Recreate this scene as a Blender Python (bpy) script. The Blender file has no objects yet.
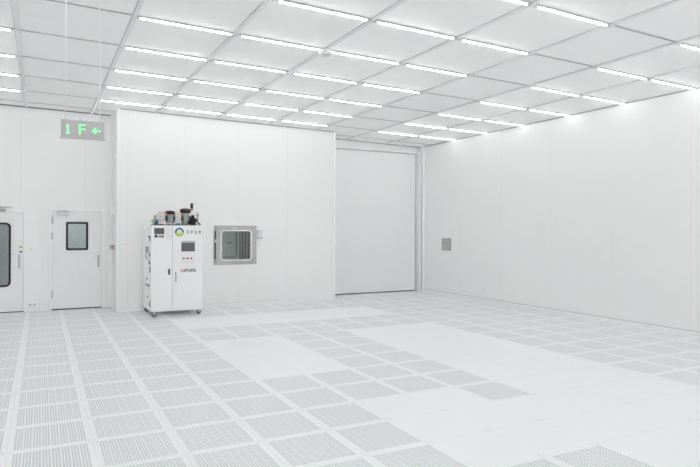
import bpy, bmesh, math, random
from mathutils import Vector, Matrix, Euler
random.seed(4)
scene = bpy.context.scene
COL = scene.collection
PI = math.pi

# ------------------------------------------------------------------ materials
def mat(name, col, rough=.5, metal=0.0, noise=0.03, nscale=6.0, spec=.5, bump=0.0, emit=None, estr=0.0):
    m = bpy.data.materials.new(name); m.use_nodes = True
    nt = m.node_tree; b = nt.nodes['Principled BSDF']
    tc = nt.nodes.new('ShaderNodeTexCoord')
    n = nt.nodes.new('ShaderNodeTexNoise'); n.inputs['Scale'].default_value = nscale; n.inputs['Detail'].default_value = 3
    nt.links.new(tc.outputs['Object'], n.inputs['Vector'])
    mx = nt.nodes.new('ShaderNodeMix'); mx.data_type = 'RGBA'
    c = Vector(col)
    mx.inputs[6].default_value = (*(c*(1-noise)), 1)
    mx.inputs[7].default_value = (*[min(1, v*(1+noise)) for v in c], 1)
    nt.links.new(n.outputs['Fac'], mx.inputs[0])
    nt.links.new(mx.outputs[2], b.inputs['Base Color'])
    b.inputs['Roughness'].default_value = rough
    b.inputs['Metallic'].default_value = metal
    b.inputs['Specular IOR Level'].default_value = spec
    if bump:
        bp = nt.nodes.new('ShaderNodeBump'); bp.inputs['Strength'].default_value = bump
        nt.links.new(n.outputs['Fac'], bp.inputs['Height']); nt.links.new(bp.outputs['Normal'], b.inputs['Normal'])
    if emit:
        b.inputs['Emission Color'].default_value = (*emit, 1); b.inputs['Emission Strength'].default_value = estr
    return m

class G:
    """tiny math-node helper"""
    def __init__(s, m): s.nt = m.node_tree
    def m(s, op, a, b=None, c=None):
        n = s.nt.nodes.new('ShaderNodeMath'); n.operation = op
        for k, v in enumerate((a, b, c)):
            if v is None: continue
            if isinstance(v, (int, float)): n.inputs[k].default_value = v
            else: s.nt.links.new(v, n.inputs[k])
        return n.outputs[0]

TX, TY = .6, .6313
def floor_mat(name, base, perforated):
    m = bpy.data.materials.new(name); m.use_nodes = True
    nt = m.node_tree; b = nt.nodes['Principled BSDF']; g = G(m)
    tc = nt.nodes.new('ShaderNodeTexCoord'); sp = nt.nodes.new('ShaderNodeSeparateXYZ')
    nt.links.new(tc.outputs['Object'], sp.inputs[0])
    u = g.m('FRACT', g.m('DIVIDE', sp.outputs[0], TX)); v = g.m('FRACT', g.m('DIVIDE', sp.outputs[1], TY))
    du = g.m('ABSOLUTE', g.m('SUBTRACT', u, .5)); dv = g.m('ABSOLUTE', g.m('SUBTRACT', v, .5))
    joint = g.m('MAXIMUM', g.m('GREATER_THAN', du, .4955), g.m('GREATER_THAN', dv, .496))
    # fixing screws near the four corners of every panel
    eu = g.m('SUBTRACT', du, .462); ev = g.m('SUBTRACT', dv, .468)
    rr = g.m('ADD', g.m('MULTIPLY', eu, eu), g.m('MULTIPLY', ev, ev))
    screw = g.m('LESS_THAN', rr, .011**2)
    def mix(f, a, bb):
        x = nt.nodes.new('ShaderNodeMix'); x.data_type = 'RGBA'
        if isinstance(f, (int, float)): x.inputs[0].default_value = f
        else: nt.links.new(f, x.inputs[0])
        for s, val in ((6, a), (7, bb)):
            if isinstance(val, tuple): x.inputs[s].default_value = (*val, 1)
            else: nt.links.new(val, x.inputs[s])
        return x.outputs[2]
    n = nt.nodes.new('ShaderNodeTexNoise'); n.inputs['Scale'].default_value = 1.3; n.inputs['Detail'].default_value = 4
    nt.links.new(tc.outputs['Object'], n.inputs['Vector'])
    c = mix(n.outputs['Fac'], tuple(x*.97 for x in base), tuple(min(1, x*1.03) for x in base))
    c = mix(g.m('MULTIPLY', joint, .24), c, (.45, .46, .48))
    c = mix(g.m('MULTIPLY', screw, .5), c, (.40, .41, .43))
    if perforated:
        ins = g.m('MULTIPLY', g.m('LESS_THAN', du, .436), g.m('LESS_THAN', dv, .44))
        gf = g.m('FRACT', g.m('MULTIPLY', g.m('DIVIDE', g.m('SUBTRACT', u, .064), .872), 8.0))
        band = g.m('MULTIPLY', g.m('GREATER_THAN', gf, .035), g.m('LESS_THAN', gf, .965))
        sub = g.m('MULTIPLY', g.m('DIVIDE', g.m('SUBTRACT', gf, .035), .93), 3.0)
        row = g.m('FLOOR', sub)
        sx = g.m('ABSOLUTE', g.m('SUBTRACT', g.m('FRACT', sub), .5))
        vv = g.m('ADD', g.m('MULTIPLY', v, 24.0), g.m('MULTIPLY', row, .5))
        sy = g.m('ABSOLUTE', g.m('SUBTRACT', g.m('FRACT', vv), .5))
        d2 = g.m('ADD', g.m('POWER', g.m('DIVIDE', sx, .38), 2.0), g.m('POWER', g.m('DIVIDE', sy, .42), 2.0))
        hole = g.m('MULTIPLY', g.m('MULTIPLY', ins, band), g.m('LESS_THAN', d2, 1.0))
        c = mix(hole, c, HOLE)
    nt.links.new(c, b.inputs['Base Color'])
    b.inputs['Roughness'].default_value = .34; b.inputs['Specular IOR Level'].default_value = .35
    return m
HOLE = (.61, .615, .625)

def seam_mat(name, base, axis, off, spacing, width=.004, dark=.88, rough=.5):
    """painted sandwich panels with a sealed joint every `spacing` metres"""
    m = bpy.data.materials.new(name); m.use_nodes = True
    nt = m.node_tree; b = nt.nodes['Principled BSDF']; g = G(m)
    tc = nt.nodes.new('ShaderNodeTexCoord'); sp = nt.nodes.new('ShaderNodeSeparateXYZ')
    nt.links.new(tc.outputs['Object'], sp.inputs[0])
    q = g.m('FRACT', g.m('ADD', g.m('DIVIDE', g.m('SUBTRACT', sp.outputs[axis], off), spacing), 50.5))
    j = g.m('LESS_THAN', g.m('ABSOLUTE', g.m('SUBTRACT', q, .5)), width/spacing)
    n = nt.nodes.new('ShaderNodeTexNoise'); n.inputs['Scale'].default_value = .8; n.inputs['Detail'].default_value = 3
    nt.links.new(tc.outputs['Object'], n.inputs['Vector'])
    mx = nt.nodes.new('ShaderNodeMix'); mx.data_type = 'RGBA'
    mx.inputs[6].default_value = (*[v*.99 for v in base], 1); mx.inputs[7].default_value = (*[min(1, v*1.01) for v in base], 1)
    nt.links.new(n.outputs['Fac'], mx.inputs[0])
    m2 = nt.nodes.new('ShaderNodeMix'); m2.data_type = 'RGBA'
    nt.links.new(j, m2.inputs[0]); nt.links.new(mx.outputs[2], m2.inputs[6])
    m2.inputs[7].default_value = (*[v*dark for v in base], 1)
    nt.links.new(m2.outputs[2], b.inputs['Base Color'])
    b.inputs['Roughness'].default_value = rough; b.inputs['Specular IOR Level'].default_value = .3
    return m

def glass_mat(name, tint, refl=1.0):
    m = bpy.data.materials.new(name); m.use_nodes = True
    nt = m.node_tree; nt.nodes.remove(nt.nodes['Principled BSDF'])
    out = nt.nodes['Material Output']
    tr = nt.nodes.new('ShaderNodeBsdfTransparent'); tr.inputs[0].default_value = (*tint, 1)
    gl = nt.nodes.new('ShaderNodeBsdfGlossy'); gl.inputs['Roughness'].default_value = .03
    fr = nt.nodes.new('ShaderNodeFresnel'); fr.inputs[0].default_value = 1.5
    mu = nt.nodes.new('ShaderNodeMath'); mu.operation = 'MULTIPLY'; mu.inputs[1].default_value = refl
    nt.links.new(fr.outputs[0], mu.inputs[0])
    mx = nt.nodes.new('ShaderNodeMixShader')
    nt.links.new(mu.outputs[0], mx.inputs[0]); nt.links.new(tr.outputs[0], mx.inputs[1]); nt.links.new(gl.outputs[0], mx.inputs[2])
    nt.links.new(mx.outputs[0], out.inputs['Surface'])
    return m

LAMP = 15.7
WALLC = (.918, .920, .915)
M = {}
M['floor_solid'] = floor_mat('floor_panel_solid', (.948, .949, .956), False)
M['floor_perf'] = floor_mat('floor_panel_perforated', (.948, .949, .956), True)
M['wall_main'] = seam_mat('wall_panels_back', WALLC, 0, 2.772-.0, 1.1765)
M['wall_doors'] = seam_mat('wall_panels_left', WALLC, 0, .854, 1.218)
M['wall_side'] = seam_mat('wall_panels_right', WALLC, 1, 6.038, 1.51, dark=.92)
M['wall_plain'] = mat('wall_plain', WALLC, .5, noise=.01)
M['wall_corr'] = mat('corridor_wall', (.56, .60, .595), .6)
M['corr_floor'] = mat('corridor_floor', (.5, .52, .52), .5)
M['ceiling'] = mat('ceiling_panel', (.95, .95, .945), .6, noise=.01)
M['tbar'] = mat('ceiling_bar', (.80, .805, .81), .45, noise=.02)
M['gap_shade'] = mat('shadow_gap_grey', (.48, .49, .495), .5, noise=.03)  # grey stands in for shade inside channels and narrow gaps
M['trim'] = mat('white_aluminium_trim', (.955, .958, .962), .35, noise=.01)
M['trim_grey'] = mat('grey_aluminium_trim', (.80, .81, .825), .35, noise=.02)
M['gap_shade_dark'] = mat('shadow_gap_dark', (.22, .225, .23), .7)  # dark tone painted for the shade in gaps
M['door'] = mat('door_enamel', (.895, .90, .897), .4, noise=.01)
M['door_frame'] = mat('door_frame_enamel', (.93, .933, .932), .4, noise=.01)
M['rubber'] = mat('black_rubber', (.012, .013, .014), .6)
M['black'] = mat('black_plastic', (.02, .02, .022), .45)
M['dark'] = mat('dark_grey_metal', (.09, .095, .1), .5, noise=.15, nscale=20)
M['steel'] = mat('brushed_steel', (.50, .50, .485), .36, .85, noise=.06, nscale=14)
M['chamber'] = mat('chamber_steel', (.84, .87, .86), .45, .15, noise=.05)
M['chrome'] = mat('satin_chrome', (.62, .63, .64), .3, .9)
M['grey_metal'] = mat('grey_metal', (.46, .465, .465), .5, .4, noise=.06, nscale=18)
M['motor'] = mat('grey_motor_paint', (.42, .435, .44), .5, .2, noise=.1, nscale=25)
M['cab'] = mat('white_powder_coat', (.935, .937, .935), .38, noise=.01)
M['plate'] = mat('pale_grey_plate', (.84, .845, .85), .4, noise=.02)
M['white'] = mat('white_plastic', (.965, .965, .96), .35, noise=.01)
M['pump_white'] = mat('ivory_pump_block', (.74, .73, .70), .4, noise=.05, nscale=20)
M['screen'] = mat('screen_glass', (.13, .15, .155), .15, noise=.04)
M['screen_bar'] = mat('screen_header', (.42, .45, .46), .3)
M['orange'] = mat('orange_plastic', (.80, .20, .025), .4)
M['red'] = mat('red_plastic', (.55, .10, .05), .4)
M['blue'] = mat('blue_tube', (.03, .19, .50), .35)
M['yellow'] = mat('yellow_plastic', (.75, .50, .05), .4)
M['logo_blue'] = mat('logo_blue_ink', (.035, .13, .33), .4)
M['logo_green'] = mat('logo_green_ink', (.47, .62, .07), .4)
M['logo_pale'] = mat('logo_pale_green_ink', (.62, .74, .45), .4)
M['ink'] = mat('dark_ink', (.13, .13, .14), .5)
M['ink_red'] = mat('red_ink', (.55, .06, .05), .5)
M['green_led'] = mat('green_led_glow', (.2, .9, .35), .4, emit=(.22, 1.0, .40), estr=.75)
M['green_lamp'] = mat('green_indicator', (.62, .74, .42), .4, emit=(.55, 1, .4), estr=.05)
M['sign'] = mat('brushed_sign_plate', (.51, .505, .50), .42, .55, noise=.05, nscale=10)
M['cable'] = mat('white_cable', (.95, .95, .95), .5)
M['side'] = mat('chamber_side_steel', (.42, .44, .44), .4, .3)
M['box_fill'] = mat('chamber_fill_glow', (.9, .9, .9), .5, emit=(.95, 1, .98), estr=5.0)  # glow added to brighten the hatch window
M['box_cover'] = mat('control_box_enamel', (.76, .79, .83), .4)
M['hinge'] = mat('hinge_grey', (.68, .69, .70), .4)
M['lamp'] = mat('led_diffuser', (.9, .9, .9), .5, emit=(.995, 1.0, .998), estr=LAMP)
M['gauge'] = mat('pale_yellow_gauge', (.58, .62, .30), .35)
M['glass_door'] = glass_mat('tinted_door_glass', (.78, .82, .81), 2.5)
M['glass_box'] = glass_mat('clear_hatch_glass', (.93, .95, .945), 1.6)

# ------------------------------------------------------------------ mesh helpers
class MB:
    def __init__(s): s.bm = bmesh.new(); s.mi = 0
    def _fin(s, geom_faces):
        for f in geom_faces: f.material_index = s.mi
    def box(s, lo, hi, bev=0.0, seg=2):
        lo = Vector(lo); hi = Vector(hi)
        r = bmesh.ops.create_cube(s.bm, size=1.0)
        vs = r['verts']
        for v in vs:
            v.co = Vector([(lo[i]+hi[i])/2 + v.co[i]*(hi[i]-lo[i]) for i in range(3)])
        fs = {f for v in vs for f in v.link_faces}; s._fin(fs)
        if bev:
            es = list({e for v in vs for e in v.link_edges})
            o = bmesh.ops.bevel(s.bm, geom=es, offset=bev, segments=seg, profile=.5, affect='EDGES')
            s._fin(o['faces'])
        return s
    def cyl(s, p0, p1, r0, r1=None, seg=20, cap=True, bev=0.0):
        p0, p1 = Vector(p0), Vector(p1); r1 = r0 if r1 is None else r1
        d = p1-p0; q = d.to_track_quat('Z', 'Y').to_matrix().to_4x4()
        m = Matrix.Translation((p0+p1)/2) @ q
        o = bmesh.ops.create_cone(s.bm, cap_ends=cap, cap_tris=False, segments=seg, radius1=r0, radius2=r1, depth=d.length, matrix=m)
        fs = {f for v in o['verts'] for f in v.link_faces}; s._fin(fs)
        for f in fs: f.smooth = len(f.verts) == 4
        if bev:
            es = [e for e in {e for v in o['verts'] for e in v.link_edges} if any(len(f.verts) > 4 for f in e.link_faces)]
            b = bmesh.ops.bevel(s.bm, geom=es, offset=bev, segments=2, profile=.5, affect='EDGES'); s._fin(b['faces'])
        return s
    def tube(s, pts, r, seg=10):
        pts = [Vector(p) for p in pts]; rings = []
        for i, p in enumerate(pts):
            d = (pts[min(i+1, len(pts)-1)] - pts[max(i-1, 0)]).normalized()
            a = d.cross(Vector((.31, .17, .93)));  a.normalize(); b = d.cross(a)
            rings.append([s.bm.verts.new(p + (a*math.cos(t)+b*math.sin(t))*r) for t in [2*PI*k/seg for k in range(seg)]])
        for A, B in zip(rings, rings[1:]):
            for k in range(seg):
                f = s.bm.faces.new((A[k], A[(k+1) % seg], B[(k+1) % seg], B[k])); f.smooth = True; f.material_index = s.mi
        for R in (rings[0], rings[-1]):
            f = s.bm.faces.new(R); f.material_index = s.mi
        return s
    def lathe(s, c, prof, axis=(0, 0, 1), seg=28):
        c = Vector(c); q = Vector(axis).to_track_quat('Z', 'Y')
        rings = [[s.bm.verts.new(c + q @ Vector((r*math.cos(t), r*math.sin(t), h))) for t in [2*PI*k/seg for k in range(seg)]] for r, h in prof]
        for A, B in zip(rings, rings[1:]):
            for k in range(seg):
                f = s.bm.faces.new((A[k], A[(k+1) % seg], B[(k+1) % seg], B[k])); f.smooth = True; f.material_index = s.mi
        for R in (rings[0], rings[-1]):
            f = s.bm.faces.new(R); f.material_index = s.mi
        return s
    def prism(s, poly, y0, y1):
        """polygon in XZ extruded along Y"""
        a = [s.bm.verts.new((x, y0, z)) for x, z in poly]; b = [s.bm.verts.new((x, y1, z)) for x, z in poly]
        fs = [s.bm.faces.new(a), s.bm.faces.new(b[::-1])]
        n = len(poly)
        for k in range(n): fs.append(s.bm.faces.new((a[k], b[k], b[(k+1) % n], a[(k+1) % n])))
        s._fin(fs); return s
    def ring(s, outer, inner, y0, y1):
        """closed frame: two same-length XZ loops, extruded along Y"""
        n = len(outer)
        L = [[s.bm.verts.new((x, y, z)) for x, z in lp] for lp in (outer, inner) for y in (y0, y1)]
        oa, ob, ia, ib = L; fs = []
        for k in range(n):
            j = (k+1) % n
            fs += [s.bm.faces.new((oa[k], oa[j], ia[j], ia[k])), s.bm.faces.new((ob[j], ob[k], ib[k], ib[j])),
                   s.bm.faces.new((oa[j], oa[k], ob[k], ob[j])), s.bm.faces.new((ia[k], ia[j], ib[j], ib[k]))]
        s._fin(fs); return s
    def build(s, name, mats, parent=None):
        bmesh.ops.recalc_face_normals(s.bm, faces=s.bm.faces[:])
        org = Vector((0, 0, 0))
        p = parent
        while p is not None: org += p.location; p = p.parent
        for v in s.bm.verts: v.co -= org
        me = bpy.data.meshes.new(name); s.bm.to_mesh(me); s.bm.free()
        for m in (mats if isinstance(mats, (list, tuple)) else [mats]): me.materials.append(m)
        o = bpy.data.objects.new(name, me); COL.objects.link(o)
        if parent is not None: o.parent = parent
        return o

def rrect(x0, z0, x1, z1, r, n=6):
    P = []
    for cx, cz, a in ((x1-r, z1-r, 0), (x0+r, z1-r, 90), (x0+r, z0+r, 180), (x1-r, z0+r, 270)):
        for k in range(n+1):
            t = math.radians(a+90*k/n); P.append((cx+r*math.cos(t), cz+r*math.sin(t)))
    return P

def thing(name, label, cat, loc, group=None):
    o = bpy.data.objects.new(name, None); COL.objects.link(o); o.location = loc; o.empty_display_size = .05
    o['label'] = label; o['category'] = cat
    if group: o['group'] = group
    return o
def tag(o, label, cat, group=None):
    o['label'] = label; o['category'] = cat
    if group: o['group'] = group
    return o
def rebase(o, loc):
    """put a single-mesh thing's origin at its base"""
    loc = Vector(loc)
    for v in o.data.vertices: v.co -= loc
    o.location = loc
    return o
def struct(o): o['kind'] = 'structure'; return o
def sroot(name, loc=(0, 0, 0)):
    o = bpy.data.objects.new(name, None); COL.objects.link(o); o.location = loc; o['kind'] = 'structure'; return o

def text_mesh(name, s, size, x, z, y, m, parent, width=None, depth=.002, bold=0.0, align='LEFT'):
    """lettering standing on a plane that faces -Y, lower left corner at x, z"""
    cu = bpy.data.curves.new(name, 'FONT'); cu.body = s; cu.size = size; cu.extrude = depth; cu.offset = bold; cu.align_x = align
    cu.resolution_u = 3
    t = bpy.data.objects.new(name, cu); COL.objects.link(t)
    bpy.context.view_layer.update()
    dg = bpy.context.evaluated_depsgraph_get()
    me = bpy.data.meshes.new_from_object(t.evaluated_get(dg)); me.name = name
    bpy.data.objects.remove(t); bpy.data.curves.remove(cu)
    xs = [v.co.x for v in me.vertices]; zs = [v.co.y for v in me.vertices]
    k = (width/(max(xs)-min(xs))) if width else 1.0
    org = Vector((0, 0, 0)); p = parent
    while p is not None: org += p.location; p = p.parent
    x0, z0 = min(xs), min(zs)
    for v in me.vertices:
        v.co = Vector(((v.co.x-x0)*k + x, y - v.co.z, (v.co.y-z0) + z)) - org
    me.materials.clear(); me.materials.append(m)
    o = bpy.data.objects.new(name, me); COL.objects.link(o); o.parent = parent
    return o

# ------------------------------------------------------------------ room dimensions
YM, YL, YR, XR, XP, XM = 12.977, 13.859, 13.906, 9.485, 1.387, 6.363     # back wall, door wall, recess, right wall, its two corners
XW, YB = -4.0, -8.0                                                       # unseen side wall and the wall behind the camera
SL = .018
def zc(x): return 4.1253 - SL*(x-4.8)
TILT = math.atan(SL)
HT = 4.45                                                                 # walls run up behind the ceiling

# floor: raised access panels, perforated or solid
U0, V0 = -.2238, 6.4467
def solid(i, j):
    if 4 <= i <= 5 and 0 <= j <= 3: return True
    if 8 <= i <= 10 and j <= 3: return True
    if i >= 11 and j <= -5: return True
    if i == 7 and j <= -4: return True
    if i in (5, 6) and -5 <= j <= -3: return True
    if j in (6, 7) and 4 <= i <= 10: return True
    return False
fl = bmesh.new()
I0, I1, J0, J1 = -7, 17, -24, 15
gv = {(i, j): fl.verts.new((i*TX, j*TY, 0)) for i in range(I0, I1+1) for j in range(J0, J1+1)}
for i in range(I0, I1):
    for j in range(J0, J1):
        f = fl.faces.new((gv[i, j], gv[i+1, j], gv[i+1, j+1], gv[i, j+1])); f.material_index = 0 if solid(i, j) else 1
me = bpy.data.meshes.new('floor'); fl.to_mesh(me); fl.free()
me.materials.append(M['floor_solid']); me.materials.append(M['floor_perf'])
floor = bpy.data.objects.new('floor', me); COL.objects.link(floor); floor.location = (U0, V0, 0); struct(floor)

# walls
def wall(name, boxes, m):
    b = MB()
    for lo, hi in boxes: b.box(lo, hi)
    return struct(b.build(name, m))
HX0, HX1, HZ0, HZ1 = 3.46, 4.30, .965, 1.745                               # hatch opening in the back wall
wall('wall_back', [((XP, YM, 0), (HX0, YM+.1, HT)), ((HX1, YM, 0), (XM, YM+.1, HT)),
                   ((HX0, YM, 0), (HX1, YM+.1, HZ0)), ((HX0, YM, HZ1), (HX1, YM+.1, HT)),
                   ((XP, YM+.1, 0), (XP+.1, YL+1.8, HT)), ((XM-.1, YM+.1, 0), (XM, YR+.3, HT))], M['wall_main'])
D1 = (-1.236, -.311, 2.03); D2 = (.209, 1.167, 2.078)                      # door openings
wall('wall_left', [((XW-.1, YL, 0), (D1[0], YL+.1, HT)), ((D1[0], YL, D1[2]), (D1[1], YL+.1, HT)),
                   ((D1[1], YL, 0), (D2[0], YL+.1, HT)), ((D2[0], YL, D2[2]), (D2[1], YL+.1, HT)),
                   ((D2[1], YL, 0), (XP, YL+.1, HT))], M['wall_doors'])
wall('wall_recess', [((XM, YR, 0), (XR, YR+.1, HT))], M['wall_plain'])
wall('wall_right', [((XR, YB-.1, 0), (XR+.1, YR+.1, HT))], M['wall_side'])
wall('wall_front', [((XW-.1, YB-.1, 0), (XR, YB, HT))], M['wall_plain'])
wall('wall_side', [((XW-.1, YB, 0), (XW, YL, HT))], M['wall_plain'])
# corridor behind the doors
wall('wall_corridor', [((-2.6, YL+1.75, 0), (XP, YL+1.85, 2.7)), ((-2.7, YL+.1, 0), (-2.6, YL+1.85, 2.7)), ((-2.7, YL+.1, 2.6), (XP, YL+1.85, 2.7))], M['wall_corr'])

# ceiling: panels, bars and joint channels, all one slightly sloping plane
A = [-3.95, -2.72, -1.50, -.266, .969, 2.160, 3.413, 4.644, 5.873, 7.110, 8.319]
AX = {a: A[a+3] for a in range(-3, 8)}; AX[8] = XR
B = {-3: 4.706, -2: 5.971, -1: 7.264, 0: 8.546, 1: 9.835, 2: 11.050, 3: 12.256}
for k in range(4, 13): B[-k] = 4.706 - 1.265*(k-3)
B4 = 13.35
cb = MB(); cb.box((XW-.2, YB-.2, 0), (XR+.15, YR+.2, .12))
ceil = struct(cb.build('ceiling', M['ceiling']))
def tilted(o, x0, y0):
    o.location = (x0, y0, zc(x0)); o.rotation_euler = (0, TILT, 0)
# ceiling body was built at z 0 in world x,y: tilt it about x = 4.8
for v in ceil.data.vertices: v.co.x -= 4.8
tilted(ceil, 4.8, 0)
gb = MB()
for a in range(-3, 8):
    gb.mi = 0; x = AX[a]-4.8
    gb.box((x-.027, YB, -.016), (x+.027, YR, .002), .004, 1)
    gb.mi = 1; gb.box((x-.034, YB, -.004), (x-.027, YR, .002))  # dark strip paints the shadow gap along the bar
bars = gb.build('ceiling_bar', [M['tbar'], M['gap_shade']]); bars.parent = ceil
jb = MB()
rows = list(B.values()) + [B4]
for y in rows:
    xe = XR-4.8
    jb.box((XW-4.8, y-.014, -.008), (xe, y+.014, .002))
jo = jb.build('joint_channel', M['gap_shade']); jo.parent = ceil
nb = MB()
for a in range(-3, 8):
    for b_, y in B.items():
        x = AX[a]-4.8
        nb.mi = 0; nb.box((x-.045, y-.036, -.030), (x+.045, y+.036, -.014), .006, 1)
        nb.mi = 1
        for sx in (-.024, .024): nb.cyl((x+sx, y, -.030), (x+sx, y, -.033), .006, seg=8)
no = nb.build('node_plate', [M['tbar'], M['dark']]); no.parent = ceil
hl = MB()
for (x0, x1, y) in ((AX[0], AX[1], (B[-1]+B[0])/2),):
    hl.box((x0+.03-4.8, y-.002, -.002), (x1-.03-4.8, y+.002, .002))
hl.box((4.05-4.8, B[-1]+.12, -.002), (4.055-4.8, B[-1]+.75, .002))
ho = hl.build('panel_seam', M['tbar']); ho.parent = ceil

# trims, painted shadow gaps and skirting
def trim(name, lo, hi, m, bev=.0):
    b = MB(); b.box(lo, hi, bev); return struct(b.build(name, m))
trim('trim_1', (XP-.012, YM-.014, 0), (XP+.052, YM+.06, zc(XP)-.004), M['trim'], .012)
trim('trim_2', (XM-.045, YM-.014, 0), (XM+.014, YM+.06, zc(XM)-.004), M['trim'], .012)
trim('trim_3', (XR-.035, YR-.22, 0), (XR+.005, YR-.15, zc(XR)-.004), M['trim'], .01)
trim('trim_4', (XP-.05, YL-.05, 0), (XP, YL, zc(XP)-.004), M['door_frame'], .012)
def shadow_gap(name, x0, x1, y, h, m):  # dark strip painted as the shadow gap between wall and ceiling
    b = MB()
    b.box((x0-x0, y-.014, -h), (x1-x0, y+.0, 0)); o = struct(b.build(name, m)); o.location = (x0, 0, zc(x0)); o.rotation_euler = (0, TILT, 0)
shadow_gap('trim_5', XW, XP-.012, YL, .022, M['gap_shade_dark'])
shadow_gap('trim_6', XP+.055, XM-.05, YM, .022, M['gap_shade'])
shadow_gap('trim_7', XM+.02, XR-.02, YR, .022, M['gap_shade'])
trim('trim_8', (XR-.014, YB, zc(XR)-.022), (XR, YR-.23, zc(XR)-.001), M['gap_shade'])  # same painted shadow gap above the right wall
def skirting(name, lo, hi, m='trim'):
    return trim(name, lo, hi, M[m], .004)
skirting('baseboard_back', (XP+.055, YM-.012, .0), (XM-.05, YM, .055))
skirting('baseboard_left', (-.30, YL-.012, .0), (D2[0]-.07, YL, .055))
skirting('baseboard_right', (XR-.014, YB, .0), (XR, YR-.23, .052))
trim('trim_9', (XR-.016, YB, .052), (XR, YR-.23, .070), M['hinge'])
trim('trim_10', (XP+.055, YM-.014, .055), (XM-.05, YM, .064), M['trim_grey'])
skirting('baseboard_return', (XP-.012, YM+.07, .0), (XP, YL-.06, .055))

# ------------------------------------------------------------------ doors
# door 1: tall leaf with a long rounded window, cut by the left edge of the picture
d1 = sroot('door_1', (-.77, YL, 0))
def leaf_with_hole(name, x0, x1, z0, z1, hole, y0, y1, m, parent, nn=6, r=.0):
    hx0, hz0, hx1, hz1 = hole
    inner = rrect(hx0, hz0, hx1, hz1, max(r, .002), nn)
    outer = []
    for k, (x, z) in enumerate(inner):            # matching loop on the leaf's outline
        c = k // (nn+1); s = (k % (nn+1))/nn
        cx, cz = [(x1, z1), (x0, z1), (x0, z0), (x1, z0)][c]
        nxt = [(x0, z1), (x0, z0), (x1, z0), (x1, z1)][c]; prv = [(x1, z0), (x1, z1), (x0, z1), (x0, z0)][c]
        # stay on the corner, sliding a little to either side
        t = (s-.5)*2*.15
        if t < 0: outer.append((cx+(prv[0]-cx)*(-t), cz+(prv[1]-cz)*(-t)))
        else: outer.append((cx+(nxt[0]-cx)*t, cz+(nxt[1]-cz)*t))
    # middle index sits exactly on the corner because nn is even
    b = MB(); b.ring(outer, inner, y0, y1); return b.build(name, m, parent)
W1 = (-1.04, .555, -.565, 1.80)
leaf1 = leaf_with_hole('door_leaf', D1[0]+.006, D1[1]-.006, .02, D1[2]-.006, W1, YL-.018, YL+.03, M['door'], d1, r=.07)
g = MB(); g.ring(rrect(W1[0]-.03, W1[1]-.03, W1[2]+.03, W1[3]+.03, .10), rrect(W1[0]+.008, W1[1]+.008, W1[2]-.008, W1[3]-.008, .062), YL-.030, YL-.014)
g.build('window_gasket', M['rubber'], d1)
g = MB(); g.prism(rrect(W1[0]-.001, W1[1]-.001, W1[2]+.001, W1[3]+.001, .068), YL-.004, YL+.004); g.build('window_pane', M['glass_door'], d1)
h = MB(); h.box((-.405, YL-.030, .892), (-.365, YL-.018, 1.188), .004); h.box((-.394, YL-.075, .915), (-.376, YL-.055, 1.165), .008)
h.cyl((-.385, YL-.06, .93), (-.385, YL-.02, .93), .008, seg=10); h.cyl((-.385, YL-.06, 1.15), (-.385, YL-.02, 1.15), .008, seg=10)
h.build('door_handle', M['chrome'], d1)
fb = MB(); fb.box((D1[1], YL-.030, 0), (.005, YL, 2.178), .006); fb.box((D1[0]-.26, YL-.030, D1[2]), (D1[1], YL, 2.178), .006); fb.box((D1[0]-.26, YL-.03, 0), (D1[0], YL, D1[2]), .006)
fb.build('door_frame', M['door_frame'], d1)
c = MB(); c.box((-.95, YL-.085, 2.045), (-.63, YL-.03, 2.10), .008); c.cyl((-.80, YL-.06, 2.10), (-.80, YL-.06, 2.125), .014, seg=12); c.box((-.83, YL-.075, 2.125), (-.50, YL-.05, 2.135)); c.build('door_closer', M['grey_metal'], d1)
s = MB(); s.box((D1[0], YL-.004, .0), (D1[1], YL+.03, .018)); s.build('door_sweep', M['dark'], d1)

# door 2: leaf with a small square window
d2 = sroot('door_2', (.69, YL, 0))
W2 = (.507, 1.287, .868, 1.817)
leaf_with_hole('door_leaf', D2[0]+.006, D2[1]-.006, .028, D2[2]-.006, W2, YL-.016, YL+.03, M['door'], d2, r=.01)
g = MB(); g.ring(rrect(W2[0]-.034, W2[1]-.034, W2[2]+.034, W2[3]+.034, .03), rrect(W2[0]+.006, W2[1]+.006, W2[2]-.006, W2[3]-.006, .012), YL-.030, YL-.012)
g.build('window_gasket', M['rubber'], d2)
g = MB(); g.prism(rrect(W2[0]-.001, W2[1]-.001, W2[2]+.001, W2[3]+.001, .01), YL-.004, YL+.004); g.build('window_pane', M['glass_door'], d2)
f = MB(); f.box((.146, YL-.030, 0), (D2[0], YL, 2.145), .006); f.box((D2[1], YL-.030, 0), (1.237, YL, 2.145), .006); f.box((D2[0], YL-.030, D2[2]), (D2[1], YL, 2.145), .006)
f.build('door_frame', M['door_frame'], d2)
c = MB(); c.box((.312, YL-.085, 1.992), (.531, YL-.016, 2.055), .008); c.cyl((.46, YL-.05, 2.055), (.46, YL-.05, 2.082), .014, seg=12)
c.box((.36, YL-.062, 2.082), (.52, YL-.038, 2.092)); c.box((.285, YL-.055, 2.078), (.40, YL-.030, 2.088)); c.build('door_closer', M['chrome'], d2)
h = MB(); h.box((1.088, YL-.028, .885), (1.124, YL-.016, 1.142), .004); h.build('lock_plate', M['grey_metal'], d2)
h = MB(); h.cyl((1.106, YL-.065, 1.09), (1.106, YL-.02, 1.09), .010, seg=12); h.box((1.010, YL-.075, 1.084), (1.112, YL-.058, 1.100), .006); h.build('door_handle', M['trim_grey'], d2)
for z in (1.889, 1.555, .342):
    q = MB(); q.cyl((.212, YL-.040, z-.075), (.212, YL-.040, z+.075), .016, seg=12); q.box((.209, YL-.034, z-.07), (.240, YL-.016, z+.07)); q.build('hinge', M['hinge'], d2)
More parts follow.
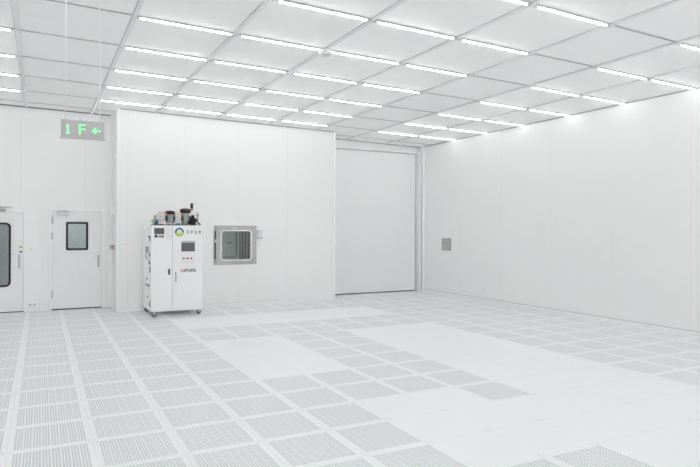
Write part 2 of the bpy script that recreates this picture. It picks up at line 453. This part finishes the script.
s = MB(); s.box((D2[0], YL-.002, .0), (D2[1], YL+.03, .028)); s.build('door_sweep', M['dark'], d2)

# door 3: the tall sliding panel in the recess
d3 = sroot('door_3', (8.0, YR, 0))
p = MB(); p.box((XM+.02, YR-.05, .025), (9.300, YR, 3.815), .004); p.build('door_leaf', M['door'], d3)
p = MB(); p.box((XM, YR-.11, 3.835), (9.330, YR, 3.885), .006); p.build('door_rail', M['door_frame'], d3)
p = MB(); p.box((XM+.02, YR-.07, 3.812), (9.300, YR, 3.832)); p.build('rail_gap', M['gap_shade'], d3)  # grey strip paints the shading under the rail
p = MB(); p.box((9.322, YR-.13, 0), (9.385, YR, 3.885), .006); p.build('door_jamb', M['trim_grey'], d3)
p = MB(); p.box((9.300, YR-.04, .02), (9.322, YR, 3.83)); p.build('jamb_gap', M['gap_shade'], d3)  # grey strip paints the shade in the gap beside the leaf
p = MB(); p.box((9.385, YR-.14, 0), (XR-.04, YR, 3.93), .004); p.build('jamb_filler', M['door'], d3)
p = MB(); p.box((XM+.01, YR-.052, 0), (9.300, YR, .024)); p.build('door_sweep', M['dark'], d3)

# ------------------------------------------------------------------ ceiling lights
LEN = 1.11
ORD = ['', 'first', 'second', 'third', 'fourth', 'fifth', 'sixth', 'seventh', 'eighth', 'ninth', 'tenth', 'eleventh', 'twelfth', 'thirteenth', 'fourteenth', 'fifteenth', 'sixteenth']
def light_src():
    t = thing('linear_ceiling_light', '', 'ceiling light', (0, 0, 0), 'linear lights in the ceiling joints')
    b = MB(); b.box((-LEN/2, -.024, -.022), (LEN/2, .024, -.008), .003, 1); b.build('housing', M['tbar'], t)
    b = MB()
    prof = [(-.003, -.0215), (.003, -.0215), (.0055, -.025), (.0065, -.029), (.0055, -.033), (.003, -.0355), (-.003, -.0355), (-.0055, -.033), (-.0065, -.029), (-.0055, -.025)]
    L = LEN/2-.014
    a = [b.bm.verts.new((-L, y, z)) for y, z in prof]; c = [b.bm.verts.new((L, y, z)) for y, z in prof]
    NP = len(prof)
    for k in range(NP): b.bm.faces.new((a[k], a[(k+1) % NP], c[(k+1) % NP], c[k]))
    b.bm.faces.new(a); b.bm.faces.new(c[::-1])
    b.build('diffuser', M['lamp'], t)
    for sx in (-1, 1):
        b = MB(); x = sx*(LEN/2-.007); b.box((x-.007, -.011, -.038), (x+.007, .011, -.0215), .003, 1); b.build('end_cap', M['trim_grey'], t)
    return t
src = light_src(); first = True
cols = [7, 6, 4, 3, 2, 1, -1, -2, -3]
for bi, b_ in enumerate(sorted(B, reverse=True)):
    for ci, a in enumerate(cols):
        if first: t = src; first = False
        else:
            t = src.copy(); COL.objects.link(t)
            for ch in src.children:
                k = ch.copy(); COL.objects.link(k); k.parent = t
        x = (AX[a]+AX[a+1])/2 + (.012 if a == 7 else 0)
        t.location = (x, B[b_], zc(x)); t.rotation_euler = (0, TILT, 0)
        t['label'] = 'white strip light %s from the right wall, %s row from far wall' % (ORD[ci+1], ORD[bi+1])

# smoke detector at a ceiling node
sx, sy = AX[3]-.02, B[-1]-.05
sd = thing('smoke_detector', 'round white smoke detector on the ceiling grid between two strip lights', 'smoke detector', (sx, sy, zc(sx)-.03))
b = MB(); b.lathe((sx, sy, zc(sx)-.052), [(.066, 0), (.072, .008), (.072, .030)]); b.build('mounting_base', M['white'], sd)
b = MB(); b.lathe((sx, sy, zc(sx)-.105), [(.078, .010), (.088, .020), (.088, .044), (.066, .054)]); b.build('sensor_head', M['white'], sd)
b = MB(); b.lathe((sx, sy, zc(sx)-.110), [(.030, 0), (.062, .004), (.074, .016)]); b.build('sensing_face', M['hinge'], sd)

# ------------------------------------------------------------------ hanging exit sign
SY = 5.8
S0, S1, SZ0, SZ1 = .155, .511, 2.515, 2.674
sg = thing('exit_sign', 'grey metal hanging sign with green 1F and a left arrow', 'sign', (.333, SY, SZ0))
b = MB(); b.box((S0, SY, SZ0), (S1, SY+.022, SZ1), .004); b.box((S0-.004, SY-.004, SZ0-.006), (S1+.004, SY+.026, SZ0+.002)); b.build('sign_plate', M['sign'], sg)
SW = S1-S0; SH = SZ1-SZ0
ox, oz = S0+SW*.155, SZ0+SH*.22
b = MB(); b.prism([(ox-.016, oz), (ox+.016, oz), (ox+.016, oz+.010), (ox+.006, oz+.010), (ox+.006, oz+.078), (ox-.004, oz+.078), (ox-.016, oz+.066), (ox-.016, oz+.056), (ox-.006, oz+.062), (ox-.006, oz+.010), (ox-.016, oz+.010)], SY-.0015, SY+.001)
b.build('figure_one', M['green_led'], sg)
text_mesh('letter_f', 'F', .141, S0+SW*.405, SZ0+SH*.20, SY-.0005, M['green_led'], sg, width=SW*.155, depth=.001, bold=-.0008)
ax, az = S0+SW*.70, SZ0+SH*.47
poly = [(ax, az), (ax+.033, az+.029), (ax+.041, az+.021), (ax+.027, az+.0065), (ax+.078, az+.0065), (ax+.078, az-.0065), (ax+.027, az-.0065), (ax+.041, az-.021), (ax+.033, az-.029)]
b = MB()
b.prism(poly, SY-.0015, SY+.001); b.build('arrow', M['green_led'], sg)
for x0, x1 in ((.190, .200), (.474, .462)):
    b = MB(); b.tube([(x0, SY+.011, SZ1-.002), (x1, SY+.011, zc(x1)-.001)], .0040, 6); b.build('suspension_wire', M['cable'], sg)
for x0 in (.190, .474):
    b = MB(); b.cyl((x0, SY+.011, SZ1-.001), (x0, SY+.011, SZ1+.022), .007, seg=10); b.build('wire_clamp', M['trim_grey'], sg)
pts = [(.462, SY+.02, zc(.46)-.002), (.466, SY+.02, 3.5), (.474, SY+.02, 3.12), (.477, SY+.02, 2.99), (.465, SY+.02, 2.90), (.440, SY+.02, 2.82), (.405, SY+.015, 2.75), (.365, SY+.012, 2.712), (.335, SY+.011, 2.695), (.312, SY+.011, 2.690)]
def smooth(pts, n=6):
    P = [Vector(p) for p in pts]; out = []
    for i in range(len(P)-1):
        p0, p1, p2, p3 = P[max(i-1, 0)], P[i], P[i+1], P[min(i+2, len(P)-1)]
        for k in range(n):
            t = k/n
            out.append(.5*((2*p1)+(p2-p0)*t+(2*p0-5*p1+4*p2-p3)*t*t+(3*p1-p0-3*p2+p3)*t**3))
    return out+[P[-1]]
b = MB(); b.tube(smooth(pts), .0055, 8); b.build('power_conduit', M['cable'], sg)
b = MB(); b.cyl((.318, SY+.011, SZ1-.001), (.318, SY+.011, SZ1+.022), .010, seg=10); b.box((.300, SY+.004, SZ1+.010), (.322, SY+.018, SZ1+.024), .003); b.build('conduit_gland', M['trim_grey'], sg)

# ------------------------------------------------------------------ machine cabinet
X0, X1, YF, YK, Z0, Z1 = 1.893, 2.893, 11.93, 12.955, .10, 1.78
cab = thing('process_cabinet', 'tall white cabinet on castors with touchscreen, printed logo and pumps on top', 'machine', ((X0+X1)/2, (YF+YK)/2, 0))
b = MB(); b.box((X0, YF+.02, Z0), (X1, YK, Z1), .008); b.build('body', M['cab'], cab)
b = MB(); b.box((X0, YF, Z1-.035), (X1, YF+.02, Z1), .003); b.box((X0, YF, Z0), (X1, YF+.02, Z0+.035), .003); b.build('front_rail', M['cab'], cab)
XS = 2.296
dl = MB(); dl.box((X0+.004, YF-.004, Z0+.038), (XS-.003, YF+.019, Z1-.038), .004); dl = dl.build('door', M['cab'], cab)
dr = MB(); dr.box((XS+.003, YF-.004, Z0+.038), (X1-.004, YF+.019, Z1-.038), .004); dr = dr.build('door', M['cab'], cab)
b = MB(); b.box((XS-.003, YF+.008, Z0+.038), (XS+.003, YF+.0195, Z1-.038)); b.build('door_gap', M['gap_shade_dark'], cab)  # dark strip painted for the shade between the doors
b = MB(); b.box((2.214, YF-.016, .812), (2.250, YF-.003, .927), .004); b.box((2.221, YF-.020, .83), (2.243, YF-.014, .91), .002); b.build('handle', M['black'], dl)
b = MB(); b.box((2.346, YF-.012, .668), (2.372, YF-.003, .864), .004); b.box((2.351, YF-.030, .69), (2.366, YF-.010, .845), .004); b.build('handle', M['grey_metal'], dr)
F = YF-.004
# readout with its small buttons on the left door
rd = MB(); rd.box((1.949, F-.006, 1.609), (2.137, F+.001, 1.727), .003); rd = rd.build('display', M['screen'], dl)
b = MB(); b.box((1.949, F-.004, 1.526), (2.137, F+.001, 1.604), .002); b.build('button_strip', M['plate'], dl)
b = MB(); b.box((1.957, F-.012, 1.545), (2.013, F-.003, 1.592), .003); b.build('switch', M['black'], dl)
b = MB(); b.box((2.035, F-.010, 1.550), (2.072, F-.003, 1.580), .002); b.build('switch', M['dark'], dl)
b = MB(); b.box((2.080, F-.010, 1.545), (2.128, F-.003, 1.568), .002); b.build('switch', M['black'], dl)
b = MB(); b.box((2.083, F-.010, 1.574), (2.126, F-.003, 1.592), .002); b.build('switch', M['orange'], dl)
b = MB(); b.box((2.178, F-.004, 1.492), (2.280, F+.001, 1.738), .002); b.build('document_pocket', M['plate'], dl)
# round emblem: blue arc over a green arc, pale centre
cx, cz, R1, R2 = 2.430, 1.647, .087, .050
def arc(t0, t1, ro, ri, n=24):
    o = [(cx+ro*math.cos(t0+(t1-t0)*k/n), cz+ro*math.sin(t0+(t1-t0)*k/n)) for k in range(n+1)]
    i = [(cx+ri*math.cos(t0+(t1-t0)*k/n), cz+ri*math.sin(t0+(t1-t0)*k/n)) for k in range(n+1)]
    return o+i[::-1]
b = MB(); b.prism(arc(math.radians(-5), math.radians(200), R1, R2+.004), F-.0015, F); b.build('emblem_blue_arc', M['logo_blue'], dr)
b = MB(); b.prism(arc(math.radians(205), math.radians(352), R1, R2-.006), F-.0015, F); b.build('emblem_green_arc', M['logo_green'], dr)
b = MB(); b.prism(arc(0, 2*PI-.001, .040, .026, 32), F-.0015, F)
for dx, dz, w, hh in ((-.028, -.030, .016, .034), (-.009, -.034, .018, .052), (.012, -.030, .016, .040)):
    b.box((cx+dx, F-.0017, cz+dz), (cx+dx+w, F, cz+dz+hh))
b.build('emblem_centre', M['logo_pale'], dr)
for k, ch in enumerate('乐纯生物'):
    text_mesh('lettering', ch, .075, 2.570+k*.078, 1.612, F-.0002, M['ink'], dr, width=.048, depth=.0006, bold=.0015)
# touchscreen panel
sp = MB(); sp.ring(rrect(2.347, 1.030, 2.811, 1.530, .006), rrect(2.353, 1.036, 2.805, 1.524, .005), F-.003, F+.001); sp.build('panel_frame', M['plate'], dr)
b = MB(); b.box((2.462, F-.006, 1.050), (2.738, F+.001, 1.475), .003); op = b.build('operator_panel', M['plate'], dr)
b = MB(); b.box((2.468, F-.010, 1.266), (2.731, F-.005, 1.435), .002); b.build('touchscreen', M['screen'], dr)
b = MB(); b.box((2.468, F-.010, 1.437), (2.731, F-.005, 1.470), .002); b.build('screen_header', M['screen_bar'], dr)
b = MB(); b.box((2.474, F-.009, 1.062), (2.722, F-.005, 1.256), .002); b.build('key_field', M['cab'], dr)
for x, m_, n_ in ((2.512, 'black', 'push_button'), (2.662, 'red', 'emergency_stop_button')):
    b = MB(); b.cyl((x, F-.008, 1.127), (x, F-.026, 1.127), .017 if m_ == 'black' else .020, seg=20, bev=.003); b.build(n_, M[m_], dr)
b = MB(); b.box((2.566, F-.018, 1.114), (2.612, F-.008, 1.140), .003); b.build('key_switch', M['dark'], dr)
b = MB(); b.box((2.395, F-.003, 1.270), (2.425, F, 1.280)); b.build('panel_tag', M['grey_metal'], dr)
text_mesh('lettering', 'L', .080, 2.462, .856, F-.0002, M['ink_red'], dr, width=.040, depth=.0006, bold=.002)
text_mesh('lettering', 'EPURE', .080, 2.512, .856, F-.0002, M['ink'], dr, width=.242, depth=.0006, bold=.002)
# side fittings
for y, z in ((11.99, 1.52), (12.0, .25), (12.0, .92)):
    b = MB(); b.cyl((X0-.008, y, z-.05), (X0-.008, y, z+.05), .010, seg=10); b.box((X0-.006, y, z-.045), (X0+.001, y+.05, z+.045)); b.build('side_hinge', M['dark'], cab)
for y, z, w, hh in ((12.136, 1.555, .05, .035), (12.07, 1.203, .04, .07), (12.07, 1.051, .05, .07), (12.395, .716, .05, .03), (12.186, .594, .06, .05), (12.50, .584, .05, .04), (12.30, .36, .03, .02)):
    b = MB(); b.box((X0-.012, y-w, z-hh/2), (X0+.001, y+w, z+hh/2), .004); b.build('side_port', M['dark'], cab)
b = MB(); b.box((X0-.045, 12.24, 1.24), (X0+.001, 12.40, 1.36), .006); b.tube(smooth([(X0-.03, 12.30, 1.25), (X0-.05, 12.30, 1.18), (X0-.03, 12.25, 1.12), (X0, 12.22, 1.10)]), .010, 8); b.build('side_valve', M['grey_metal'], cab)
b = MB(); b.box((X0-.004, 12.62, 1.45), (X0+.001, 12.74, 1.65), .001); b.build('side_label', M['plate'], cab)
b = MB(); b.ring([(12.02, .30), (12.80, .30), (12.80, 1.68), (12.02, 1.68)], [(12.03, .31), (12.79, .31), (12.79, 1.67), (12.03, 1.67)], 0, .003)
for v in b.bm.verts: v.co = Vector((X0-v.co.y, v.co.x, v.co.z))
b.build('side_panel_edge', M['plate'], cab)
# castors
for x in (X0+.06, X1-.07):
    for y in (YF+.07, YK-.08):
        b = MB(); b.cyl((x, y, .100), (x, y, .094), .036, seg=16); b.box((x-.012, y-.030, .036), (x+.022, y-.024, .095)); b.box((x-.012, y+.024, .036), (x+.022, y+.030, .095)); b.box((x-.020, y-.030, .092), (x+.024, y+.030, .098))
        fk = b.build('castor', M['chrome'], cab)
        b = MB(); b.cyl((x+.006, y-.021, .043), (x+.006, y+.021, .043), .043, seg=28, bev=.006); wh = b.build('wheel', M['dark'], fk)
        b = MB(); b.cyl((x+.006, y-.0325, .043), (x+.006, y+.0325, .043), .016, seg=16); b.build('axle', M['chrome'], fk)
# pumps and fittings on the roof
T = Z1
YP = 12.20
b = MB(); b.box((1.955, 12.06, T), (2.80, 12.42, T+.018), .004); b.build('pump_tray', M['dark'], cab)
def pump(hx0, hx1, hz1, mx, mr, mz1, dr_, dz1, yy):
    """diaphragm pump: white head block with orange clamps beside an upright motor under a round black cover"""
    o = MB(); o.box((hx0, yy-.11, T+.055), (hx1, yy+.07, hz1), .008)
    o.box((hx0+.012, yy-.118, T+.08), (hx1-.012, yy-.108, hz1-.03), .004)
    hd = o.build('pump_head', M['pump_white'], cab)
    hw = hx1-hx0
    o = MB()
    for fx, fz in ((.3, .62), (.72, .45), (.72, .28), (.35, .2)):
        x = hx0+hw*fx; z = T+.055+(hz1-T-.055)*fz
        o.cyl((x, yy-.118, z), (x, yy-.124, z), .009, seg=12)
    o.build('head_bolt', M['dark'], hd)
    o = MB(); o.cyl((hx1-.005, yy-.10, hz1-.012), (hx1+.034, yy-.10, hz1-.012), .022, seg=14); o.build('clamp_knob', M['orange'], hd)
    o = MB(); o.box((hx0+.02, yy-.09, hz1), (hx1-.02, yy+.05, hz1+.010), .003); o.build('clamp_bar', M['orange'], hd)
    o = MB(); o.box((hx0+.01, yy-.12, T+.018), (hx1-.03, yy+.06, T+.034), .004); o.build('pump_foot', M['orange'], hd)
    o = MB(); o.cyl((mx, yy, T+.02), (mx, yy, mz1), mr, seg=28, bev=.006)
    for k in range(5): z = T+.06+k*.035; o.cyl((mx, yy, z), (mx, yy, z+.010), mr+.006, seg=28)
    o.box((mx-mr*.5, yy-mr-.03, T+.08), (mx+mr*.4, yy-mr+.01, T+.17), .006)
    mo = o.build('motor', M['motor'], cab)
    o = MB(); o.lathe((mx, yy, mz1), [(dr_*.72, -.004), (dr_*.95, .012), (dr_, (dz1-mz1)*.45), (dr_*.94, (dz1-mz1)*.85), (dr_*.60, dz1-mz1), (dr_*.2, dz1-mz1+.006)], seg=32)
    o.build('motor_cover', M['black'], mo)
    o = MB(); o.cyl((hx1+.002, yy-.02, T+.15), (mx-mr*.7, yy-.02, T+.15), .055, seg=20); o.cyl((mx+mr*.8, yy, T+.14), (mx+mr+.035, yy, T+.14), .05, seg=20); o.build('coupling', M['dark'], mo)
pump(2.058, 2.184, 2.032, 2.295, .078, 2.004, .100, 2.070, YP)
pump(2.388, 2.500, 2.022, 2.606, .076, 2.036, .112, 2.122, YP+.02)
b = MB(); b.cyl((2.745, YP-.02, T+.10), (2.745, YP-.13, T+.10), .060, seg=24, bev=.008); b.cyl((2.745, YP-.04, T+.14), (2.745, YP-.04, T+.21), .032, seg=16)
b.cyl((2.70, YP-.09, T+.06), (2.66, YP-.12, T+.06), .035, seg=18); b.box((2.70, YP-.06, T+.018), (2.80, YP+.06, T+.06), .006); b.cyl((2.79, YP-.08, T+.10), (2.83, YP-.08, T+.11), .02, seg=14); b.build('valve_block', M['black'], cab)
sl = MB(); sl.cyl((2.742, YP+.05, T+.018), (2.742, YP+.05, 2.092), .019, seg=18); sl = sl.build('signal_tower', M['white'], cab)
b = MB(); b.cyl((2.742, YP+.05, 2.092), (2.742, YP+.05, 2.134), .028, seg=22, bev=.003); b.build('tower_lens', M['orange'], sl)
b = MB(); b.cyl((2.742, YP+.05, 2.134), (2.742, YP+.05, 2.184), .028, seg=22, bev=.003); b.cyl((2.742, YP+.05, 2.186), (2.742, YP+.05, 2.236), .028, seg=22, bev=.006); b.build('tower_lens', M['black'], sl)
b = MB(); b.cyl((2.848, YP, T), (2.848, YP, 2.045), .017, seg=14); b.cyl((2.848, YP, T), (2.848, YP, T+.02), .028, seg=14); b.cyl((2.818, YP, 1.99), (2.880, YP, 1.99), .014, seg=12); b.cyl((2.848, YP, 1.95), (2.848, YP, 1.96), .022, seg=14); b.cyl((2.848, YP, 2.02), (2.848, YP, 2.03), .020, seg=14); b.build('vent_pipe', M['grey_metal'], cab)
b = MB(); b.tube(smooth([(2.862, 12.06, T), (2.862, 12.06, T+.028), (2.850, 12.06, T+.045), (2.828, 12.06, T+.050)]), .013, 10); b.cyl((2.862, 12.06, T), (2.862, 12.06, T+.012), .022, seg=14); b.build('elbow_fitting', M['dark'], cab)
b = MB(); b.box((1.930, 12.14, T+.064), (1.990, 12.22, T+.118), .008); b.cyl((1.960, 12.18, T), (1.960, 12.18, T+.066), .014, seg=12); b.build('regulator', M['gauge'], cab)
b = MB(); b.tube(smooth([(1.995, 12.16, T+.03), (2.02, 12.16, T+.035), (2.045, 12.16, T+.05), (2.05, 12.16, T+.11)]), .020, 10); b.cyl((2.05, 12.16, T+.05), (2.05, 12.16, T+.08), .028, seg=14); b.build('blue_hose', M['blue'], cab)
b = MB(); b.box((2.008, 12.28, T), (2.052, 12.36, 1.985), .005); b.build('relay_box', M['grey_metal'], cab)
b = MB(); b.tube(smooth([(2.20, 12.09, T+.03), (2.25, 12.075, T+.045), (2.32, 12.075, T+.035), (2.37, 12.09, T+.028)]), .011, 8); b.build('feed_hose', M['plate'], cab)
b = MB(); b.box((2.40, 12.062, T+.018), (2.48, 12.085, T+.045), .004); b.build('tray_clip', M['blue'], cab)

# ------------------------------------------------------------------ pass-through hatch
PX0, PX1, PZ0, PZ1 = 3.392, 4.366, .916, 1.790
ht = thing('transfer_hatch', 'square steel pass-through hatch with glazed door in the back wall', 'pass box', ((PX0+PX1)/2, YM, PZ0))
b = MB(); b.ring(rrect(PX0, PZ0, PX1, PZ1, .008), rrect(HX0+.004, HZ0+.004, HX1-.004, HZ1-.004, .006), YM-.014, YM-.0005); b.build('flange', M['steel'], ht)
WX0, WX1, WZ0, WZ1 = 3.547, 4.228, 1.022, 1.672
o = rrect(PX0+.040, PZ0+.03, PX1-.03, PZ1-.03, .012); i = rrect(WX0, WZ0, WX1, WZ1, .055)
b = MB(); b.ring(o, i, YM-.040, YM-.012); hd = b.build('hatch_door', M['steel'], ht)
b = MB(); b.ring(rrect(WX0-.018, WZ0-.018, WX1+.018, WZ1+.018, .07), rrect(WX0+.008, WZ0+.008, WX1-.008, WZ1-.008, .05), YM-.048, YM-.030); b.build('window_gasket', M['trim'], hd)
b = MB(); b.prism(rrect(WX0, WZ0, WX1, WZ1, .054), YM-.030, YM-.024); b.build('window_pane', M['glass_box'], hd)
b = MB(); b.box((4.205, YM-.064, 1.318), (4.262, YM-.047, 1.334), .004); b.box((4.262, YM-.058, 1.305), (4.300, YM-.038, 1.345), .005); b.build('door_handle', M['chrome'], hd)
b = MB(); b.box((3.405, YM-.050, 1.05), (3.428, YM-.012, 1.67), .004); b.build('hinge_rod', M['dark'], ht)
for z in (1.45,): 
    b = MB(); b.box((3.398, YM-.056, z-.035), (3.445, YM-.036, z+.035), .004); b.build('hinge', M['chrome'], ht)
b = MB(); b.box((3.80, YM-.046, 1.722), (3.89, YM-.038, 1.738), .002); b.build('name_plate', M['trim_grey'], ht)
# steel chamber behind the door
CH0, CH1, CZ0, CZ1, CY1 = HX0+.012, 4.255, HZ0+.012, HZ1-.012, 13.95
b = MB(); b.box((CH0-.004, YM, CZ0), (CH0, CY1, CZ1)); b.box((CH0, YM, CZ0-.004), (CH1, CY1, CZ0)); b.box((CH0, YM, CZ1), (CH1, CY1, CZ1+.004)); b.box((CH0, CY1, CZ0), (CH1, CY1+.004, CZ1))
ch = b.build('chamber', M['chamber'], ht)
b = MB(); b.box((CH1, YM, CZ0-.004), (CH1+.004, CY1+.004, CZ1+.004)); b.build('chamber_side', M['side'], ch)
b = MB(); b.box((CH0+.10, YM+.02, CZ1-.02), (CH1-.10, YM+.06, CZ1), .004); b.build('chamber_fill_light', M['box_fill'], ch)  # glowing strip added to brighten the chamber, no lamp known there
b = MB(); b.ring(rrect(CH0+.05, CZ0+.05, CH1-.05, CZ1-.05, .05), rrect(CH0+.085, CZ0+.085, CH1-.085, CZ1-.085, .03), CY1-.02, CY1); b.build('inner_door_seal', M['grey_metal'], ch)
for y in (13.15, 13.38, 13.60):
    b = MB(); b.box((CH1-.012, y, CZ0+.01), (CH1, y+.05, CZ1-.01), .003); b.build('air_slot', M['dark'], ch)
b = MB(); b.box((3.94, CY1-.05, 1.37), (4.08, CY1-.02, 1.39), .004); b.build('inner_handle', M['dark'], ch)

# control box beside the hatch
cbx = thing('control_box', 'small white control box on the wall right of the steel hatch', 'switch box', (4.44, YM, 1.497))
b = MB(); b.box((4.385, YM-.05, 1.515), (4.498, YM, 1.675), .008); b.build('box_cover', M['box_cover'], cbx)
b = MB(); b.box((4.378, YM-.054, 1.495), (4.505, YM, 1.516), .004); b.build('mounting_rail', M['grey_metal'], cbx)
b = MB(); b.box((4.378, YM-.054, 1.674), (4.505, YM, 1.686), .004); b.build('mounting_rail', M['grey_metal'], cbx)
b = MB(); b.tube([(4.44, YM-.012, 1.497), (4.44, YM-.012, 1.36)], .005, 6); b.box((4.428, YM-.02, 1.335), (4.452, YM-.002, 1.365), .003); b.build('cable_end', M['plate'], cbx)

# ------------------------------------------------------------------ small wall devices
def plate_thing(name, label, cat, lo, hi, m, bev=.004):
    b = MB(); b.box(lo, hi, bev); o = tag(b.build(name, m), label, cat)
    return rebase(o, ((lo[0]+hi[0])/2, (lo[1]+hi[1])/2, lo[2]))
sw = thing('light_switch', 'white square light switch on the back wall beside the corner post', 'light switch', (1.497, YM, 1.285))
b = MB(); b.box((1.452, YM-.012, 1.285), (1.542, YM, 1.385), .004); b.build('switch_plate', M['white'], sw)
b = MB(); b.box((1.446, YM-.006, 1.279), (1.548, YM, 1.391), .002); b.build('grey_border', M['hinge'], sw)  # slightly larger grey rim behind the plate
b = MB(); b.box((1.470, YM-.018, 1.305), (1.524, YM-.010, 1.365), .003); b.build('rocker', M['trim'], sw)
cr = thing('card_reader', 'small grey access reader with red edge in the corner right of the doors', 'card reader', (XP-.04, 13.49, 1.27))
b = MB(); b.box((XP-.082, 13.44, 1.270), (XP+.002, 13.55, 1.362), .005); b.build('reader_body', M['grey_metal'], cr)
b = MB(); b.box((XP-.020, 13.434, 1.285), (XP-.004, 13.442, 1.350), .002); b.build('red_strip', M['red'], cr)
b = MB(); b.box((XP-.068, 13.434, 1.292), (XP-.036, 13.442, 1.342), .002); b.build('keypad', M['blue'] if False else M['screen_bar'], cr)
el = thing('emergency_lamp', 'small white wall lamp high in the corner right of the window door', 'lamp', (XP-.03, 13.49, 1.98))
b = MB(); b.box((XP-.065, 13.42, 2.0), (XP+.002, 13.56, 2.17), .010); b.build('lamp_housing', M['white'], el)
b = MB(); b.cyl((XP-.035, 13.49, 2.0), (XP-.035, 13.49, 1.96), .018, seg=14); b.build('lamp_head', M['trim_grey'], el)
# on and beside door 1
lb = thing('interlock_button', 'yellow interlock button on the left door above its handle', 'button', (-.356, YL-.018, 1.30))
b = MB(); b.box((-.385, YL-.028, 1.300), (-.330, YL-.018, 1.362), .003); b.build('button_plate', M['plate'], lb)
b = MB(); b.cyl((-.357, YL-.028, 1.333), (-.357, YL-.040, 1.333), .022, seg=18, bev=.003); b.build('button_cap', M['yellow'], lb)
lb = thing('instruction_sticker', 'blue and white sticker on the left door below the yellow button', 'sticker', (-.356, YL-.018, 1.205))
b = MB(); b.box((-.384, YL-.0205, 1.205), (-.330, YL-.018, 1.285)); b.build('sticker_sheet', M['white'], lb)
b = MB(); b.cyl((-.357, YL-.0205, 1.235), (-.357, YL-.0225, 1.235), .023, seg=20); b.build('blue_roundel', M['blue'], lb)
lp = thing('indicator_lamp', 'small green indicator lamp on the panel between the two doors', 'indicator', (-.166, YL-.03, 1.27))
b = MB(); b.cyl((-.166, YL-.030, 1.288), (-.166, YL-.036, 1.288), .026, seg=18); b.build('bezel', M['trim'], lp)
b = MB(); b.cyl((-.166, YL-.036, 1.288), (-.166, YL-.044, 1.288), .018, seg=18, bev=.004); b.build('lens', M['green_lamp'], lp)
b = MB(); b.cyl((-.159, YL-.030, 1.824), (-.159, YL-.040, 1.824), .020, seg=18, bev=.003)
rebase(tag(b.build('pressure_port', M['plate']), 'small grey round port high on the panel between the two doors', 'port'), (-.159, YL-.03, 1.80))
for x, lab in ((-.191, 'left of two round grey sockets low on the panel between the doors'), (-.109, 'right of two round grey sockets low on the panel between the doors')):
    t = thing('floor_level_socket', lab, 'socket', (x, YL-.03, .115), 'sockets between the doors')
    b = MB(); b.cyl((x, YL-.030, .143), (x, YL-.037, .143), .027, seg=20, bev=.002); b.build('socket_ring', M['plate'], t)
    b = MB(); b.cyl((x, YL-.037, .143), (x, YL-.040, .143), .017, seg=16); b.build('socket_face', M['grey_metal'], t)
# right wall
vt = thing('wall_hatch', 'grey steel access hatch on the right wall near the far corner', 'wall hatch', (XR, 12.653, 1.163))
b = MB(); b.box((XR-.014, 12.451, 1.163), (XR, 12.855, 1.491), .004); b.build('hatch_frame', M['grey_metal'], vt)
b = MB(); b.box((XR-.020, 12.475, 1.187), (XR-.012, 12.831, 1.467), .003); b.build('hatch_panel', M['steel'], vt)
for y, z in ((12.76, 1.345), (12.50, 1.20)):
    b = MB(); b.cyl((XR-.020, y, z), (XR-.032, y, z), .014, seg=12); b.build('latch', M['dark'], vt)
so = thing('wall_socket', 'white double power socket low on the right wall', 'socket', (XR, 11.273, .200))
b = MB(); b.box((XR-.014, 11.155, .200), (XR, 11.391, .290), .004); b.build('socket_plate', M['white'], so)
b = MB(); b.box((XR-.005, 11.143, .191), (XR, 11.403, .299), .002); b.build('grey_border', M['hinge'], so)  # grey border painted as the plate's shadow on the wall
for y in (11.215, 11.331):
    b = MB(); b.cyl((XR-.014, y, .245), (XR-.017, y, .245), .026, seg=18); b.build('outlet', M['plate'], so)

# fill light added in the corridor to brighten the door windows
cl = thing('corridor_fill_light', 'added fill light in the corridor behind the small-window door', 'ceiling light', (.6, YL+.9, 2.598))
b = MB(); b.box((.0, YL+.75, 2.55), (1.2, YL+1.05, 2.598), .004); b.build('housing', M['trim'], cl)
b = MB(); b.box((.03, YL+.78, 2.545), (1.17, YL+1.02, 2.551))
cm = mat('corridor_fill_glow', (.9, .9, .9), .5, emit=(1, 1, 1), estr=16)
b.build('diffuser', cm, cl)

# ------------------------------------------------------------------ world, camera, view
w = bpy.data.worlds.new('world'); scene.world = w; w.use_nodes = True
w.node_tree.nodes['Background'].inputs[0].default_value = (.6, .62, .65, 1); w.node_tree.nodes['Background'].inputs[1].default_value = .3

f_px, yaw, roll = 592.058, .48146, .003
cam = bpy.data.cameras.new('camera'); co = bpy.data.objects.new('camera', cam); COL.objects.link(co)
r0 = Vector((math.cos(yaw), -math.sin(yaw), 0)); fw = Vector((math.sin(yaw), math.cos(yaw), 0)); up = Vector((0, 0, 1))
r = r0*math.cos(roll)+up*math.sin(roll); u = up*math.cos(roll)-r0*math.sin(roll)
mx = Matrix((r, u, -fw)).transposed().to_4x4(); mx.translation = Vector((0, 0, 1.7067))
co.matrix_world = mx
cam.sensor_width = 36; cam.sensor_fit = 'HORIZONTAL'; cam.lens = f_px/700*36
cam.shift_y = -3.867/700
cam.clip_end = 200
scene.camera = co
try:
    scene.cycles.max_bounces = 52; scene.cycles.diffuse_bounces = 48; scene.cycles.glossy_bounces = 6; scene.cycles.transparent_max_bounces = 16
    scene.cycles.use_light_tree = True
except Exception: pass
vs = scene.view_settings
vs.view_transform = 'Standard'; vs.look = 'None'; vs.exposure = 0.0; vs.gamma = 1.0; vs.use_curve_mapping = False
